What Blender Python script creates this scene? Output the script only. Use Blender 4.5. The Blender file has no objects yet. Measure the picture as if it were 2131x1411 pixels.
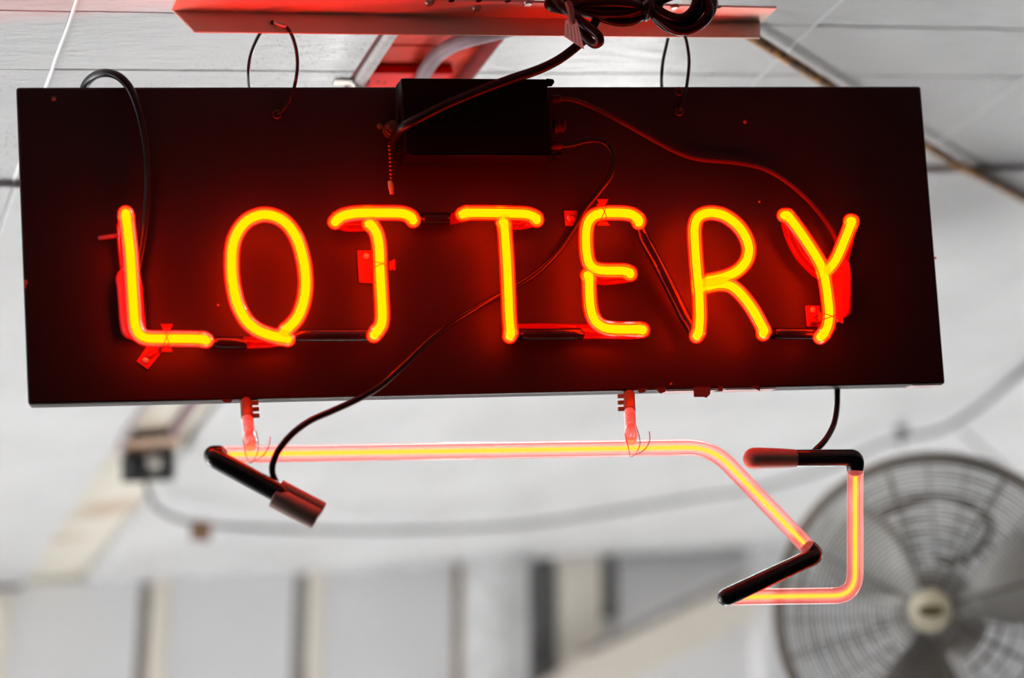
import bpy, bmesh, math, random
from mathutils import Vector, Matrix
random.seed(7)

# ---------------------------------------------------------------- camera
scene = bpy.context.scene
F_PX, CX, CY = 4000.0, 1065.5, 705.5
PITCH = math.radians(20)
CAM = Vector((0, 0, 1.55))
cam_data = bpy.data.cameras.new('camera')
cam_data.sensor_fit = 'HORIZONTAL'
cam_data.sensor_width = 36.0
cam_data.lens = F_PX / 2131.0 * 36.0
cam_data.clip_start = 0.05
cam_data.dof.use_dof = True
cam_data.dof.focus_distance = 1.575
cam_data.dof.aperture_fstop = 2.5
cam = bpy.data.objects.new('camera', cam_data)
cam.location = CAM
cam.rotation_euler = (math.pi / 2 + PITCH, 0, 0)
scene.collection.objects.link(cam)
scene.camera = cam

# ---------------------------------------------------------------- sky, exposure
world = bpy.data.worlds.new('overcast_sky')
scene.world = world
world.use_nodes = True
bg = world.node_tree.nodes['Background']
bg.inputs['Color'].default_value = (0.95, 0.98, 1.0, 1)
bg.inputs['Strength'].default_value = 4.0
# hazy sun let onto the far floor through an unseen opening shaped for it
sun_data = bpy.data.lights.new('sun', 'SUN')
sun_data.energy = 130.0
sun_data.angle = math.radians(3)
sun_data.color = (1.0, 0.995, 0.985)
sun = bpy.data.objects.new('sun', sun_data)
sun.rotation_euler = Vector((-0.763, -0.300, -0.560)).to_track_quat('-Z', 'Y').to_euler()
scene.collection.objects.link(sun)
vs = scene.view_settings
vs.view_transform = 'Standard'
vs.look = 'None'
vs.exposure = 0.0
vs.gamma = 1.0
vs.use_curve_mapping = False
scene.cycles.transparent_max_bounces = 24

# ---------------------------------------------------------------- frames of reference
RT = Vector((1, 0, 0))
FW = Vector((0, math.cos(PITCH), math.sin(PITCH)))
UP = Vector((0, -math.sin(PITCH), math.cos(PITCH)))


def ray(px, py):
    return FW + RT * ((px - CX) / F_PX) - UP * ((py - CY) / F_PX)


def D(px, py, z):                       # point at depth z
    return CAM + ray(px, py) * z


def on_plane(px, py, p0, n):
    r = ray(px, py)
    return CAM + r * ((p0 - CAM).dot(n) / r.dot(n))


# the hanging sign: u along its width, v up, n out of its face
SC = Vector((-0.0118, 1.4571, 2.1683))
SU = Vector((0.983, 0.164, 0.084)).normalized()
SN = Vector((0.1778, -0.9630, -0.2025)).normalized()
SU = (SU - SN * SU.dot(SN)).normalized()
SV = SN.cross(SU).normalized()
if SV.z < 0:
    SV = -SV


def S(px, py, w=0.0):                   # point over the face of the sign, w metres proud of it
    return on_plane(px, py, SC + SN * w, SN)


# the ceiling: slopes gently; e1 runs away from the camera, e2 across, ND points down
E2 = Vector((0.91494928, 0.35985909, 0.1826725)).normalized()
E1 = Vector((-0.38380167, 0.92329342, -0.01501767))
E1 = (E1 - E2 * E1.dot(E2)).normalized()
ND = E1.cross(E2).normalized()
if ND.z > 0:
    ND = -ND
CS = 1.05
P0 = D(968, 25, 1.6 * CS)


def K(a, b, h=0.0):                     # ceiling coordinates
    return P0 + (E1 * a + E2 * b) * CS + ND * h


def KP(px, py, h=0.0):                  # the ceiling point behind a pixel
    return on_plane(px, py, P0 + ND * h, ND)


def ab(p):
    d = p - P0
    return d.dot(E1) / CS, d.dot(E2) / CS


# ---------------------------------------------------------------- object helpers
COL = scene.collection


def empty(name, loc, label=None, cat=None, group=None):
    o = bpy.data.objects.new(name, None)
    o.location = loc
    o.empty_display_size = 0.05
    COL.objects.link(o)
    tag(o, label, cat, group)
    return o


def tag(o, label=None, cat=None, group=None, kind=None):
    if label:
        o['label'] = label
    if cat:
        o['category'] = cat
    if group:
        o['group'] = group
    if kind:
        o['kind'] = kind
    return o


def wloc(o):
    v = Vector((0, 0, 0))
    while o:
        v += o.location
        o = o.parent
    return v


def obj(name, geo, mat, parent=None, label=None, smooth=True):
    verts, faces = geo
    if parent is not None:
        base = wloc(parent)
        loc = Vector((0, 0, 0))
    else:
        lo = [min(v[i] for v in verts) for i in range(3)]
        hi = [max(v[i] for v in verts) for i in range(3)]
        base = Vector(((lo[0] + hi[0]) / 2, (lo[1] + hi[1]) / 2, lo[2]))
        loc = base
    me = bpy.data.meshes.new(name)
    me.from_pydata([tuple(Vector(v) - base) for v in verts], [], faces)
    bm = bmesh.new()
    bm.from_mesh(me)
    bmesh.ops.recalc_face_normals(bm, faces=bm.faces)
    bm.to_mesh(me)
    bm.free()
    if smooth:
        for p in me.polygons:
            p.use_smooth = True
        try:
            me.set_sharp_from_angle(angle=math.radians(40))
        except Exception:
            pass
    me.materials.append(mat)
    o = bpy.data.objects.new(name, me)
    o.location = loc
    if parent is not None:
        o.parent = parent
    COL.objects.link(o)
    if label:
        o['label'] = label
    return o


def join(*gs):
    V, Fc = [], []
    for v, f in gs:
        k = len(V)
        V += list(v)
        Fc += [tuple(i + k for i in q) for q in f]
    return V, Fc


def catmull(pts, n=6, closed=False):
    P = [Vector(p) for p in pts]
    out = []
    m = len(P)
    rng = range(m if closed else m - 1)
    for i in rng:
        p1, p2 = P[i], P[(i + 1) % m]
        p0 = P[i - 1] if (closed or i > 0) else p1 * 2 - p2
        p3 = P[(i + 2) % m] if (closed or i + 2 < m) else p2 * 2 - p1
        # centripetal-ish: limit tangents on uneven spacing
        d = (p2 - p1).length
        t1 = (p2 - p0)
        t2 = (p3 - p1)
        t1 = t1.normalized() * min(d, t1.length * 0.5 + 1e-9) if t1.length > 1e-9 else t1
        t2 = t2.normalized() * min(d, t2.length * 0.5 + 1e-9) if t2.length > 1e-9 else t2
        for k in range(n):
            t = k / n
            h00 = 2 * t**3 - 3 * t**2 + 1
            h10 = t**3 - 2 * t**2 + t
            h01 = -2 * t**3 + 3 * t**2
            h11 = t**3 - t**2
            out.append(p1 * h00 + t1 * h10 + p2 * h01 + t2 * h11)
    if not closed:
        out.append(P[-1])
    return out


def fillet(pts, rad, n=6):
    """straight runs with rounded corners"""
    P = [Vector(p) for p in pts]
    out = [P[0]]
    for i in range(1, len(P) - 1):
        a, b, c = P[i - 1], P[i], P[i + 1]
        r = min(rad, (a - b).length * 0.48, (c - b).length * 0.48)
        s = b + (a - b).normalized() * r
        e = b + (c - b).normalized() * r
        for k in range(n + 1):
            t = k / n
            out.append(s * (1 - t)**2 + b * 2 * t * (1 - t) + e * t**2)
    out.append(P[-1])
    return out


def tube(pts, r, seg=10, closed=False, round_ends=True):
    """tube along a path; r a number or a function of 0..1"""
    P = [Vector(p) for p in pts]
    Q = [P[0]]
    for p in P[1:]:
        if (p - Q[-1]).length > 1e-6:
            Q.append(p)
    P = Q
    m = len(P)
    rf = r if callable(r) else (lambda t: r)
    T = []
    for i in range(m):
        if closed:
            d = P[(i + 1) % m] - P[i - 1]
        else:
            d = P[min(i + 1, m - 1)] - P[max(i - 1, 0)]
        T.append(d.normalized())
    rings = []
    ref = Vector((0, 0, 1)) if abs(T[0].z) < 0.9 else Vector((1, 0, 0))
    N = (ref - T[0] * ref.dot(T[0])).normalized()
    frames = []
    for i in range(m):
        N = (N - T[i] * N.dot(T[i]))
        N = N.normalized() if N.length > 1e-9 else T[i].orthogonal().normalized()
        frames.append((P[i], T[i], N, T[i].cross(N)))
    rows = []
    if not closed and round_ends:
        p, t, n, b = frames[0]
        rr = rf(0)
        for ang in (75, 45, 20):
            a = math.radians(ang)
            rows.append((p - t * rr * math.sin(a), n, b, rr * math.cos(a)))
    for i, (p, t, n, b) in enumerate(frames):
        rows.append((p, n, b, rf(i / max(1, m - 1))))
    if not closed and round_ends:
        p, t, n, b = frames[-1]
        rr = rf(1)
        for ang in (20, 45, 75):
            a = math.radians(ang)
            rows.append((p + t * rr * math.sin(a), n, b, rr * math.cos(a)))
    V, Fc = [], []
    for p, n, b, rr in rows:
        for k in range(seg):
            a = 2 * math.pi * k / seg
            V.append(p + n * math.cos(a) * rr + b * math.sin(a) * rr)
    M = len(rows)
    for i in range(M if closed else M - 1):
        j = (i + 1) % M
        for k in range(seg):
            k2 = (k + 1) % seg
            Fc.append((i * seg + k, i * seg + k2, j * seg + k2, j * seg + k))
    if not closed:
        Fc.append(tuple(range(seg - 1, -1, -1)))
        Fc.append(tuple((M - 1) * seg + k for k in range(seg)))
    return V, Fc


def hexa(c8):
    """c8: four front corners then the four back corners, same order"""
    return [Vector(c) for c in c8], [(0, 1, 2, 3), (7, 6, 5, 4), (0, 4, 5, 1), (1, 5, 6, 2), (2, 6, 7, 3), (3, 7, 4, 0)]


def obox(c, ax, ay, az, sx, sy, sz):
    """box centred at c with full sizes along unit axes"""
    f = [(-1, -1), (1, -1), (1, 1), (-1, 1)]
    A = [c + ax * (x * sx / 2) + ay * (y * sy / 2) + az * (sz / 2) for x, y in f]
    B = [c + ax * (x * sx / 2) + ay * (y * sy / 2) - az * (sz / 2) for x, y in f]
    return hexa(A + B)


def bev(geo, w=0.001, seg=2):
    V, Fc = geo
    bm = bmesh.new()
    vs_ = [bm.verts.new(v) for v in V]
    for q in Fc:
        bm.faces.new([vs_[i] for i in q])
    bmesh.ops.recalc_face_normals(bm, faces=bm.faces)
    bmesh.ops.bevel(bm, geom=list(bm.edges), offset=w, segments=seg, affect='EDGES', profile=0.5)
    bm.verts.index_update()
    V2 = [v.co.copy() for v in bm.verts]
    F2 = [tuple(v.index for v in f.verts) for f in bm.faces]
    bm.free()
    return V2, F2


def prism(front, back):
    """polygon extruded from one outline to another"""
    n = len(front)
    V = [Vector(p) for p in front] + [Vector(p) for p in back]
    Fc = [tuple(range(n)), tuple(range(2 * n - 1, n - 1, -1))]
    for i in range(n):
        j = (i + 1) % n
        Fc.append((i, i + n, j + n, j))
    return V, Fc


def lathe(c, ax, prof, seg=20):
    """profile of (distance along ax, radius)"""
    ax = ax.normalized()
    n = ax.orthogonal().normalized()
    b = ax.cross(n)
    V, Fc = [], []
    for d, r in prof:
        for k in range(seg):
            a = 2 * math.pi * k / seg
            V.append(c + ax * d + (n * math.cos(a) + b * math.sin(a)) * max(r, 1e-5))
    M = len(prof)
    for i in range(M - 1):
        for k in range(seg):
            k2 = (k + 1) % seg
            Fc.append((i * seg + k, i * seg + k2, (i + 1) * seg + k2, (i + 1) * seg + k))
    Fc.append(tuple(range(seg - 1, -1, -1)))
    Fc.append(tuple((M - 1) * seg + k for k in range(seg)))
    return V, Fc


def torus(c, ax, R, r, seg=28, sub=8):
    ax = ax.normalized()
    n = ax.orthogonal().normalized()
    b = ax.cross(n)
    P = [c + (n * math.cos(2 * math.pi * k / seg) + b * math.sin(2 * math.pi * k / seg)) * R for k in range(seg)]
    return tube(P, r, sub, closed=True)


# ---------------------------------------------------------------- materials
def principled(name, col, rough=0.5, metal=0.0, col2=None, scale=20.0, lo=0.4, hi=0.65, bump=0.0, bscale=60.0,
               stretch=(1, 1, 1), spec=0.5, transl=0.0):
    m = bpy.data.materials.new(name)
    m.use_nodes = True
    nt = m.node_tree
    p = nt.nodes['Principled BSDF']
    p.inputs['Roughness'].default_value = rough
    p.inputs['Metallic'].default_value = metal
    p.inputs['Specular IOR Level'].default_value = spec
    tc = nt.nodes.new('ShaderNodeTexCoord')
    mp = nt.nodes.new('ShaderNodeMapping')
    mp.inputs['Scale'].default_value = stretch
    nt.links.new(tc.outputs['Object'], mp.inputs['Vector'])
    nz = nt.nodes.new('ShaderNodeTexNoise')
    nz.inputs['Scale'].default_value = scale
    nz.inputs['Detail'].default_value = 5
    nt.links.new(mp.outputs['Vector'], nz.inputs['Vector'])
    cr = nt.nodes.new('ShaderNodeValToRGB')
    cr.color_ramp.elements[0].position = lo
    cr.color_ramp.elements[1].position = hi
    c2 = col2 if col2 else tuple(c * 0.85 for c in col)
    cr.color_ramp.elements[0].color = (*c2, 1)
    cr.color_ramp.elements[1].color = (*col, 1)
    nt.links.new(nz.outputs['Fac'], cr.inputs['Fac'])
    nt.links.new(cr.outputs['Color'], p.inputs['Base Color'])
    if bump > 0:
        nb = nt.nodes.new('ShaderNodeTexNoise')
        nb.inputs['Scale'].default_value = bscale
        nb.inputs['Detail'].default_value = 4
        nt.links.new(mp.outputs['Vector'], nb.inputs['Vector'])
        b = nt.nodes.new('ShaderNodeBump')
        b.inputs['Strength'].default_value = bump
        b.inputs['Distance'].default_value = 0.004
        nt.links.new(nb.outputs['Fac'], b.inputs['Height'])
        nt.links.new(b.outputs['Normal'], p.inputs['Normal'])
    if transl > 0:
        p.inputs['Transmission Weight'].default_value = transl
    return m


def glow_shell(name, tint, emit, strength, gloss=0.0, sample='NONE'):
    """clear glass or gas seen through: what lies behind is tinted, its own light is added"""
    m = bpy.data.materials.new(name)
    m.use_nodes = True
    nt = m.node_tree
    nt.nodes.remove(nt.nodes['Principled BSDF'])
    out = nt.nodes['Material Output']
    tr = nt.nodes.new('ShaderNodeBsdfTransparent')
    tr.inputs['Color'].default_value = (*tint, 1)
    em = nt.nodes.new('ShaderNodeEmission')
    nz = nt.nodes.new('ShaderNodeTexNoise')
    nz.inputs['Scale'].default_value = 90
    tc = nt.nodes.new('ShaderNodeTexCoord')
    nt.links.new(tc.outputs['Object'], nz.inputs['Vector'])
    mr = nt.nodes.new('ShaderNodeMapRange')
    mr.inputs['To Min'].default_value = strength * 0.9
    mr.inputs['To Max'].default_value = strength * 1.1
    nt.links.new(nz.outputs['Fac'], mr.inputs['Value'])
    nt.links.new(mr.outputs['Result'], em.inputs['Strength'])
    em.inputs['Color'].default_value = (*emit, 1)
    ad = nt.nodes.new('ShaderNodeAddShader')
    nt.links.new(tr.outputs[0], ad.inputs[0])
    nt.links.new(em.outputs[0], ad.inputs[1])
    last = ad
    if gloss > 0:
        gl = nt.nodes.new('ShaderNodeBsdfGlossy')
        gl.inputs['Roughness'].default_value = 0.06
        fr = nt.nodes.new('ShaderNodeFresnel')
        fr.inputs['IOR'].default_value = 1.45
        mu = nt.nodes.new('ShaderNodeMath')
        mu.operation = 'MULTIPLY'
        mu.inputs[1].default_value = gloss
        nt.links.new(fr.outputs[0], mu.inputs[0])
        mx = nt.nodes.new('ShaderNodeMixShader')
        nt.links.new(mu.outputs[0], mx.inputs[0])
        nt.links.new(ad.outputs[0], mx.inputs[1])
        nt.links.new(gl.outputs[0], mx.inputs[2])
        last = mx
    nt.links.new(last.outputs[0], out.inputs['Surface'])
    m.cycles.emission_sampling = sample
    return m


def emission(name, col, strength):
    m = bpy.data.materials.new(name)
    m.use_nodes = True
    nt = m.node_tree
    nt.nodes.remove(nt.nodes['Principled BSDF'])
    em = nt.nodes.new('ShaderNodeEmission')
    em.inputs['Color'].default_value = (*col, 1)
    em.inputs['Strength'].default_value = strength
    nt.links.new(em.outputs[0], nt.nodes['Material Output'].inputs['Surface'])
    m.cycles.emission_sampling = 'FRONT'
    return m


def ceiling_paint(name, rough):
    """glossy white house paint, brushed, with mildew specks near the middle of the porch"""
    m = bpy.data.materials.new(name)
    m.use_nodes = True
    nt = m.node_tree
    L = nt.links.new
    p = nt.nodes['Principled BSDF']
    p.inputs['Roughness'].default_value = rough
    geo = nt.nodes.new('ShaderNodeNewGeometry')
    n1 = nt.nodes.new('ShaderNodeTexNoise')
    n1.inputs['Scale'].default_value = 5
    n1.inputs['Detail'].default_value = 6
    L(geo.outputs['Position'], n1.inputs['Vector'])
    r1 = nt.nodes.new('ShaderNodeValToRGB')
    r1.color_ramp.elements[0].position = 0.3
    r1.color_ramp.elements[1].position = 0.7
    r1.color_ramp.elements[0].color = (0.435, 0.435, 0.435, 1)
    r1.color_ramp.elements[1].color = (0.51, 0.51, 0.51, 1)
    L(n1.outputs['Fac'], r1.inputs['Fac'])
    # mildew specks
    sp = nt.nodes.new('ShaderNodeTexNoise')
    sp.inputs['Scale'].default_value = 420
    sp.inputs['Detail'].default_value = 2
    L(geo.outputs['Position'], sp.inputs['Vector'])
    rs = nt.nodes.new('ShaderNodeValToRGB')
    rs.color_ramp.elements[0].position = 0.62
    rs.color_ramp.elements[1].position = 0.67
    L(sp.outputs['Fac'], rs.inputs['Fac'])
    pat = nt.nodes.new('ShaderNodeTexNoise')
    pat.inputs['Scale'].default_value = 3.2
    pat.inputs['Detail'].default_value = 3
    L(geo.outputs['Position'], pat.inputs['Vector'])
    rp = nt.nodes.new('ShaderNodeValToRGB')
    rp.color_ramp.elements[0].position = 0.45
    rp.color_ramp.elements[1].position = 0.56
    L(pat.outputs['Fac'], rp.inputs['Fac'])
    mu = nt.nodes.new('ShaderNodeMath')
    mu.operation = 'MULTIPLY'
    L(rs.outputs['Color'], mu.inputs[0])
    L(rp.outputs['Color'], mu.inputs[1])
    mx = nt.nodes.new('ShaderNodeMix')
    mx.data_type = 'RGBA'
    L(mu.outputs[0], mx.inputs['Factor'])
    L(r1.outputs['Color'], mx.inputs['A'])
    mx.inputs['B'].default_value = (0.09, 0.085, 0.085, 1)
    L(mx.outputs['Result'], p.inputs['Base Color'])
    # brush marks
    mp = nt.nodes.new('ShaderNodeMapping')
    mp.vector_type = 'TEXTURE'
    mp.inputs['Rotation'].default_value = (0, math.radians(-10), math.radians(21))
    mp.inputs['Scale'].default_value = (1.0, 0.22, 0.5)
    L(geo.outputs['Position'], mp.inputs['Vector'])
    nb = nt.nodes.new('ShaderNodeTexNoise')
    nb.inputs['Scale'].default_value = 22
    nb.inputs['Detail'].default_value = 6
    nb.inputs['Roughness'].default_value = 0.65
    L(mp.outputs['Vector'], nb.inputs['Vector'])
    b = nt.nodes.new('ShaderNodeBump')
    b.inputs['Strength'].default_value = 0.8
    b.inputs['Distance'].default_value = 0.004
    L(nb.outputs['Fac'], b.inputs['Height'])
    L(b.outputs['Normal'], p.inputs['Normal'])
    return m


M = {}
M['ceiling'] = ceiling_paint('white_brushed_ceiling_paint', 0.32)
M['caulk'] = principled('white_caulk', (0.62, 0.62, 0.62), 0.4)
M['gap'] = principled('dark_joint', (0.16, 0.14, 0.12), 0.8)
M['red_wood'] = principled('red_slot_wood', (0.80, 0.055, 0.02), 0.6, col2=(0.62, 0.03, 0.012), scale=9, bump=0.2, bscale=40, stretch=(1, 4, 1), spec=0.15)  # red base colour for the slot boards nearest the sign
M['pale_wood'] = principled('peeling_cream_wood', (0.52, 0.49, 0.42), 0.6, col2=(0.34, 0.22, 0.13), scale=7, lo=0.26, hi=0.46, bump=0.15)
M['red_plate'] = principled('red_enamel', (0.92, 0.006, 0.004), 0.5, col2=(0.8, 0.005, 0.004), scale=30, spec=0.1)
M['dark_red'] = principled('dark_red_edge_shade', (0.22, 0.01, 0.008), 0.7, col2=(0.16, 0.008, 0.006), scale=50)
M['blocker'] = principled('dark_light_blocker', (0.035, 0.03, 0.027), 0.7, col2=(0.025, 0.02, 0.018), scale=5)  # for the added unseen walls and matting
M['rust_plate'] = principled('rusty_plate', (0.45, 0.36, 0.28), 0.7, col2=(0.25, 0.13, 0.07), scale=14)
M['hole'] = principled('dark_hole', (0.012, 0.01, 0.01), 0.9)
M['conduit'] = principled('grey_painted_conduit', (0.34, 0.30, 0.29), 0.6, col2=(0.27, 0.23, 0.22), scale=140, lo=0.35, hi=0.6, bump=0.1, bscale=200)
M['conduit_pvc'] = principled('mauve_grey_conduit', (0.20, 0.13, 0.145), 0.6, col2=(0.15, 0.09, 0.10), scale=40, spec=0.2)
M['channel'] = principled('pale_steel_neon_tint', (0.88, 0.62, 0.50), 0.42, 0.0, col2=(0.80, 0.54, 0.42), scale=14)  # pale steel, some of the neon's red light put into the base tint
M['screw'] = principled('zinc_screw', (0.6, 0.56, 0.5), 0.35, 0.7)
M['board'] = principled('black_enamel', (0.0105, 0.0006, 0.0010), 0.46, col2=(0.0085, 0.0005, 0.0008), scale=8, spec=0.20)
M['bare'] = principled('bare_scratched_metal', (0.60, 0.48, 0.46), 0.5, col2=(0.35, 0.24, 0.22), scale=60)
M['flake'] = principled('curled_black_paint', (0.02, 0.012, 0.012), 0.6)
M['rust'] = principled('rust_spot', (0.35, 0.10, 0.04), 0.9, col2=(0.2, 0.05, 0.02), scale=200)
M['case'] = principled('black_transformer_case', (0.004, 0.0008, 0.0009), 0.5, spec=0.08)
M['print'] = principled('faded_grey_print', (0.02, 0.010, 0.010), 0.7)
M['brass'] = principled('brass', (0.62, 0.36, 0.12), 0.3, 0.85, col2=(0.5, 0.25, 0.08), scale=30)
M['dull_brass'] = principled('tarnished_brass', (0.07, 0.03, 0.015), 0.4, 0.5, col2=(0.05, 0.02, 0.01), scale=30)
M['copper'] = principled('copper_clip', (0.13, 0.085, 0.04), 0.4, 0.3, col2=(0.10, 0.06, 0.03), scale=30)
M['cord'] = principled('black_rubber_cord', (0.008, 0.0045, 0.005), 0.3, col2=(0.006, 0.004, 0.004), scale=40, spec=0.25)
M['wire'] = principled('dark_high_voltage_wire', (0.05, 0.006, 0.006), 0.5, col2=(0.04, 0.005, 0.005), scale=40, spec=0.12)
M['blackout'] = principled('black_blockout_paint', (0.008, 0.005, 0.006), 0.22, col2=(0.006, 0.004, 0.005), scale=60, bump=0.1, bscale=150, spec=0.3)
M['cap'] = principled('brown_rubber_cap', (0.22, 0.12, 0.095), 0.55, col2=(0.18, 0.095, 0.075), scale=50)
M['red_tint_cap'] = principled('electrode_cover_neon_tint', (0.65, 0.012, 0.010), 0.5, col2=(0.55, 0.010, 0.008), scale=40, spec=0.12)  # translucent cover, its red neon lighting put into the base colour
M['bracket'] = principled('clear_bracket_neon_tint', (0.26, 0.015, 0.008), 0.4, col2=(0.20, 0.010, 0.006), scale=60, spec=0.2)  # clear plastic, reddened in its colour for the neon light on it
M['tie'] = principled('thin_copper_tie_wire', (0.25, 0.07, 0.04), 0.4, 0.6)
M['paper'] = principled('paper_tag', (0.95, 0.80, 0.75), 0.8, col2=(0.9, 0.74, 0.68), scale=30)
M['ink'] = principled('tag_ink', (0.25, 0.08, 0.07), 0.8)
M['rope'] = principled('rust_stained_cable', (0.40, 0.17, 0.03), 0.85, col2=(0.08, 0.05, 0.03), scale=70, lo=0.40, hi=0.60, bump=0.4, bscale=120)
M['dark_cable'] = principled('dark_grey_cable', (0.045, 0.045, 0.045), 0.5)
M['black_plastic'] = principled('black_plastic', (0.012, 0.012, 0.012), 0.5)
M['cardboard'] = principled('brown_cardboard', (0.20, 0.11, 0.06), 0.85)
M['wall'] = principled('white_wall_panel', (0.90, 0.90, 0.91), 0.6, col2=(0.87, 0.87, 0.88), scale=3)
M['cream'] = principled('cream_painted_board', (0.93, 0.87, 0.78), 0.6, col2=(0.90, 0.83, 0.73), scale=4)
M['post'] = principled('grey_weathered_post', (0.34, 0.33, 0.31), 0.7, col2=(0.30, 0.27, 0.25), scale=6)
M['brown_post'] = principled('brown_wood_post', (0.24, 0.17, 0.11), 0.7, col2=(0.18, 0.12, 0.08), scale=6)
M['dark_post'] = principled('dark_grey_post', (0.13, 0.125, 0.125), 0.7)
M['grey_pipe'] = principled('grey_round_column', (0.66, 0.66, 0.66), 0.5)
M['concrete'] = principled('pale_concrete_floor', (0.66, 0.66, 0.66), 0.8, col2=(0.58, 0.58, 0.58), scale=3, bump=0.1)
M['fan_wire'] = principled('dark_fan_guard_wire', (0.09, 0.089, 0.087), 0.45, 0.2, col2=(0.10, 0.085, 0.07), scale=12)
M['fan_rim'] = principled('rusty_fan_rim', (0.10, 0.097, 0.093), 0.5, 0.2, col2=(0.14, 0.105, 0.08), scale=9)
M['blade'] = principled('aluminium_blade', (0.50, 0.495, 0.48), 0.4, 0.3, col2=(0.42, 0.415, 0.40), scale=9)
M['motor'] = principled('grey_motor_housing', (0.42, 0.41, 0.40), 0.5, 0.1)
M['badge'] = principled('cream_hub_badge', (0.50, 0.47, 0.36), 0.5, col2=(0.38, 0.34, 0.24), scale=30)
M['badge_dark'] = principled('dark_badge_centre', (0.07, 0.06, 0.02), 0.5)
# neon
M['core'] = emission('neon_discharge', (1.0, 0.0180, 0.0), 55.0)
M['core_arrow'] = emission('neon_discharge_arrow', (1.0, 0.055, 0.001), 16.0)
M['mid'] = glow_shell('neon_gas_glow', (1, 1, 1), (1.0, 0.062, 0.0), 1.0)
M['outer'] = glow_shell('red_lit_glass', (1, 0.8, 0.78), (1.0, 0.003, 0.0), 0.7, 0.5)
M['outer_arrow'] = glow_shell('clear_pink_lit_glass', (1.0, 0.78, 0.76), (1.0, 0.16, 0.13), 0.36, 0.7)
M['mid_arrow'] = glow_shell('arrow_gas_glow', (1, 1, 0.82), (1.0, 0.22, 0.02), 0.5)
M['return'] = glow_shell('dim_red_return_glass', (0.5, 0.12, 0.12), (1.0, 0.001, 0.0), 0.45, 0.5)
M['spring'] = principled('frosted_glass_support', (0.92, 0.80, 0.76), 0.15, col2=(0.85, 0.70, 0.66), scale=80, transl=0.35)
M['fill_tube'] = emission('fill_tube_glow', (1.0, 0.985, 0.96), 52.0)  # glow of the added battens
M['porcelain'] = principled('white_porcelain', (0.8, 0.8, 0.78), 0.3)

# ================================================================ THE SETTING
# floor
g = obox(Vector((0, 1.0, -0.05)), Vector((1, 0, 0)), Vector((0, 1, 0)), Vector((0, 0, 1)), 14, 14, 0.1)
fl = obj('floor', g, M['concrete'], smooth=False)
tag(fl, 'pale concrete floor of the porch', 'floor', kind='structure')

# ceiling: one backing deck above, the white boards below it, a slot of bare boards down the middle
SLOT0, SLOT1 = -0.062, 0.054
TH = 0.018
ceil = empty('ceiling', K(1.0, 0.5, -0.08), 'white painted board ceiling with brush marks and thin joints', 'ceiling')
tag(ceil, kind='structure')
A0, A1, B0, B1 = -2.6, 2.9, -1.8, 4.6


def cslab(a0, a1, b0, b1, h0, h1):
    f = [(a0, b0), (a1, b0), (a1, b1), (a0, b1)]
    return hexa([K(a, b, h0) for a, b in f] + [K(a, b, h1) for a, b in f])


obj('roof_deck', cslab(A0, A1, B0, B1, -0.062, -0.09), M['gap'], ceil, smooth=False)
rows = [A0, -1.7, -0.85, -0.42, -0.21, 0.012, 0.112, 0.338, 0.62, 0.95, 1.28, 1.62, 1.98, A1]
cols_l = [B0, -1.32, -0.99, -0.655, -0.323, SLOT0]
cols_r = [SLOT1, 0.348, 0.661, 0.98, 1.31, 1.64, 1.97, 2.3, 2.75, 3.3, 3.9, B1]
for ri in range(len(rows) - 1):
    a0, a1 = rows[ri], rows[ri + 1]
    for cols in (cols_l, cols_r):
        for ci in range(len(cols) - 1):
            b0, b1 = cols[ci], cols[ci + 1]
            gap = 0.0006
            j0 = 0.0022 if abs(a0 - 0.338) < 1e-6 else gap
            lap = 0.0
            # boards past the lap joint sit a little lower
            drop = 0.006 if a0 >= 0.337 else 0.0
            jitter = random.uniform(-0.0006, 0.0006)
            e0 = gap if b0 not in (SLOT1,) else 0.0
            e1 = gap if b1 not in (SLOT0,) else 0.0
            obj('ceiling_board', bev(cslab(a0 + j0, a1 - gap, b0 + e0, b1 - e1, drop + jitter, -TH), 0.0008, 1), M['ceiling'], ceil, smooth=False)
# white caulk beads along the receding joints that show
for b, a0, a1 in ((-0.323, -0.4, 0.335), (0.348, -0.3, 0.335), (0.661, -0.2, 0.335), (-0.655, -0.3, 0.335)):
    pts = [K(a0 + (a1 - a0) * k / 24, b + random.uniform(-0.0006, 0.0006), 0.0002) for k in range(25)]
    obj('caulk_bead', tube(pts, 0.0017 if b < 0 else 0.0009, 6), M['caulk'], ceil)

# bare boards in the slot
sb = [-0.5, -0.25, -0.06, 0.095, 0.165]
for i in range(len(sb) - 1):
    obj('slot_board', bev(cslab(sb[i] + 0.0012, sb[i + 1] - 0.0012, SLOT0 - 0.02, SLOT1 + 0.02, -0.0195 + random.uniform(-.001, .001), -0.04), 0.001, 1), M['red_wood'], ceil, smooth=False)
sb = [0.166, 0.45, 0.72, 0.98, 1.42, 1.75, 2.1, A1]
for i in range(len(sb) - 1):
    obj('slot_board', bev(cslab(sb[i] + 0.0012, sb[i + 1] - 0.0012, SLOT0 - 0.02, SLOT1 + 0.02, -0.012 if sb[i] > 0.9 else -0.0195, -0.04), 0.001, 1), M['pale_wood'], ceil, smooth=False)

for b0, b1 in ((SLOT0, SLOT0 + 0.0015), (SLOT1 - 0.0015, SLOT1)):  # strips putting dark red shade on the white board sides
    obj('slot_edge_shade', cslab(-0.5, 0.166, b0, b1, -0.0002, -0.0195), M['dark_red'], ceil, smooth=False)

# unseen dark walls and matting, added to keep light off the sign and ceiling
def drop(p):
    return Vector((p.x, p.y, 0))


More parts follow.
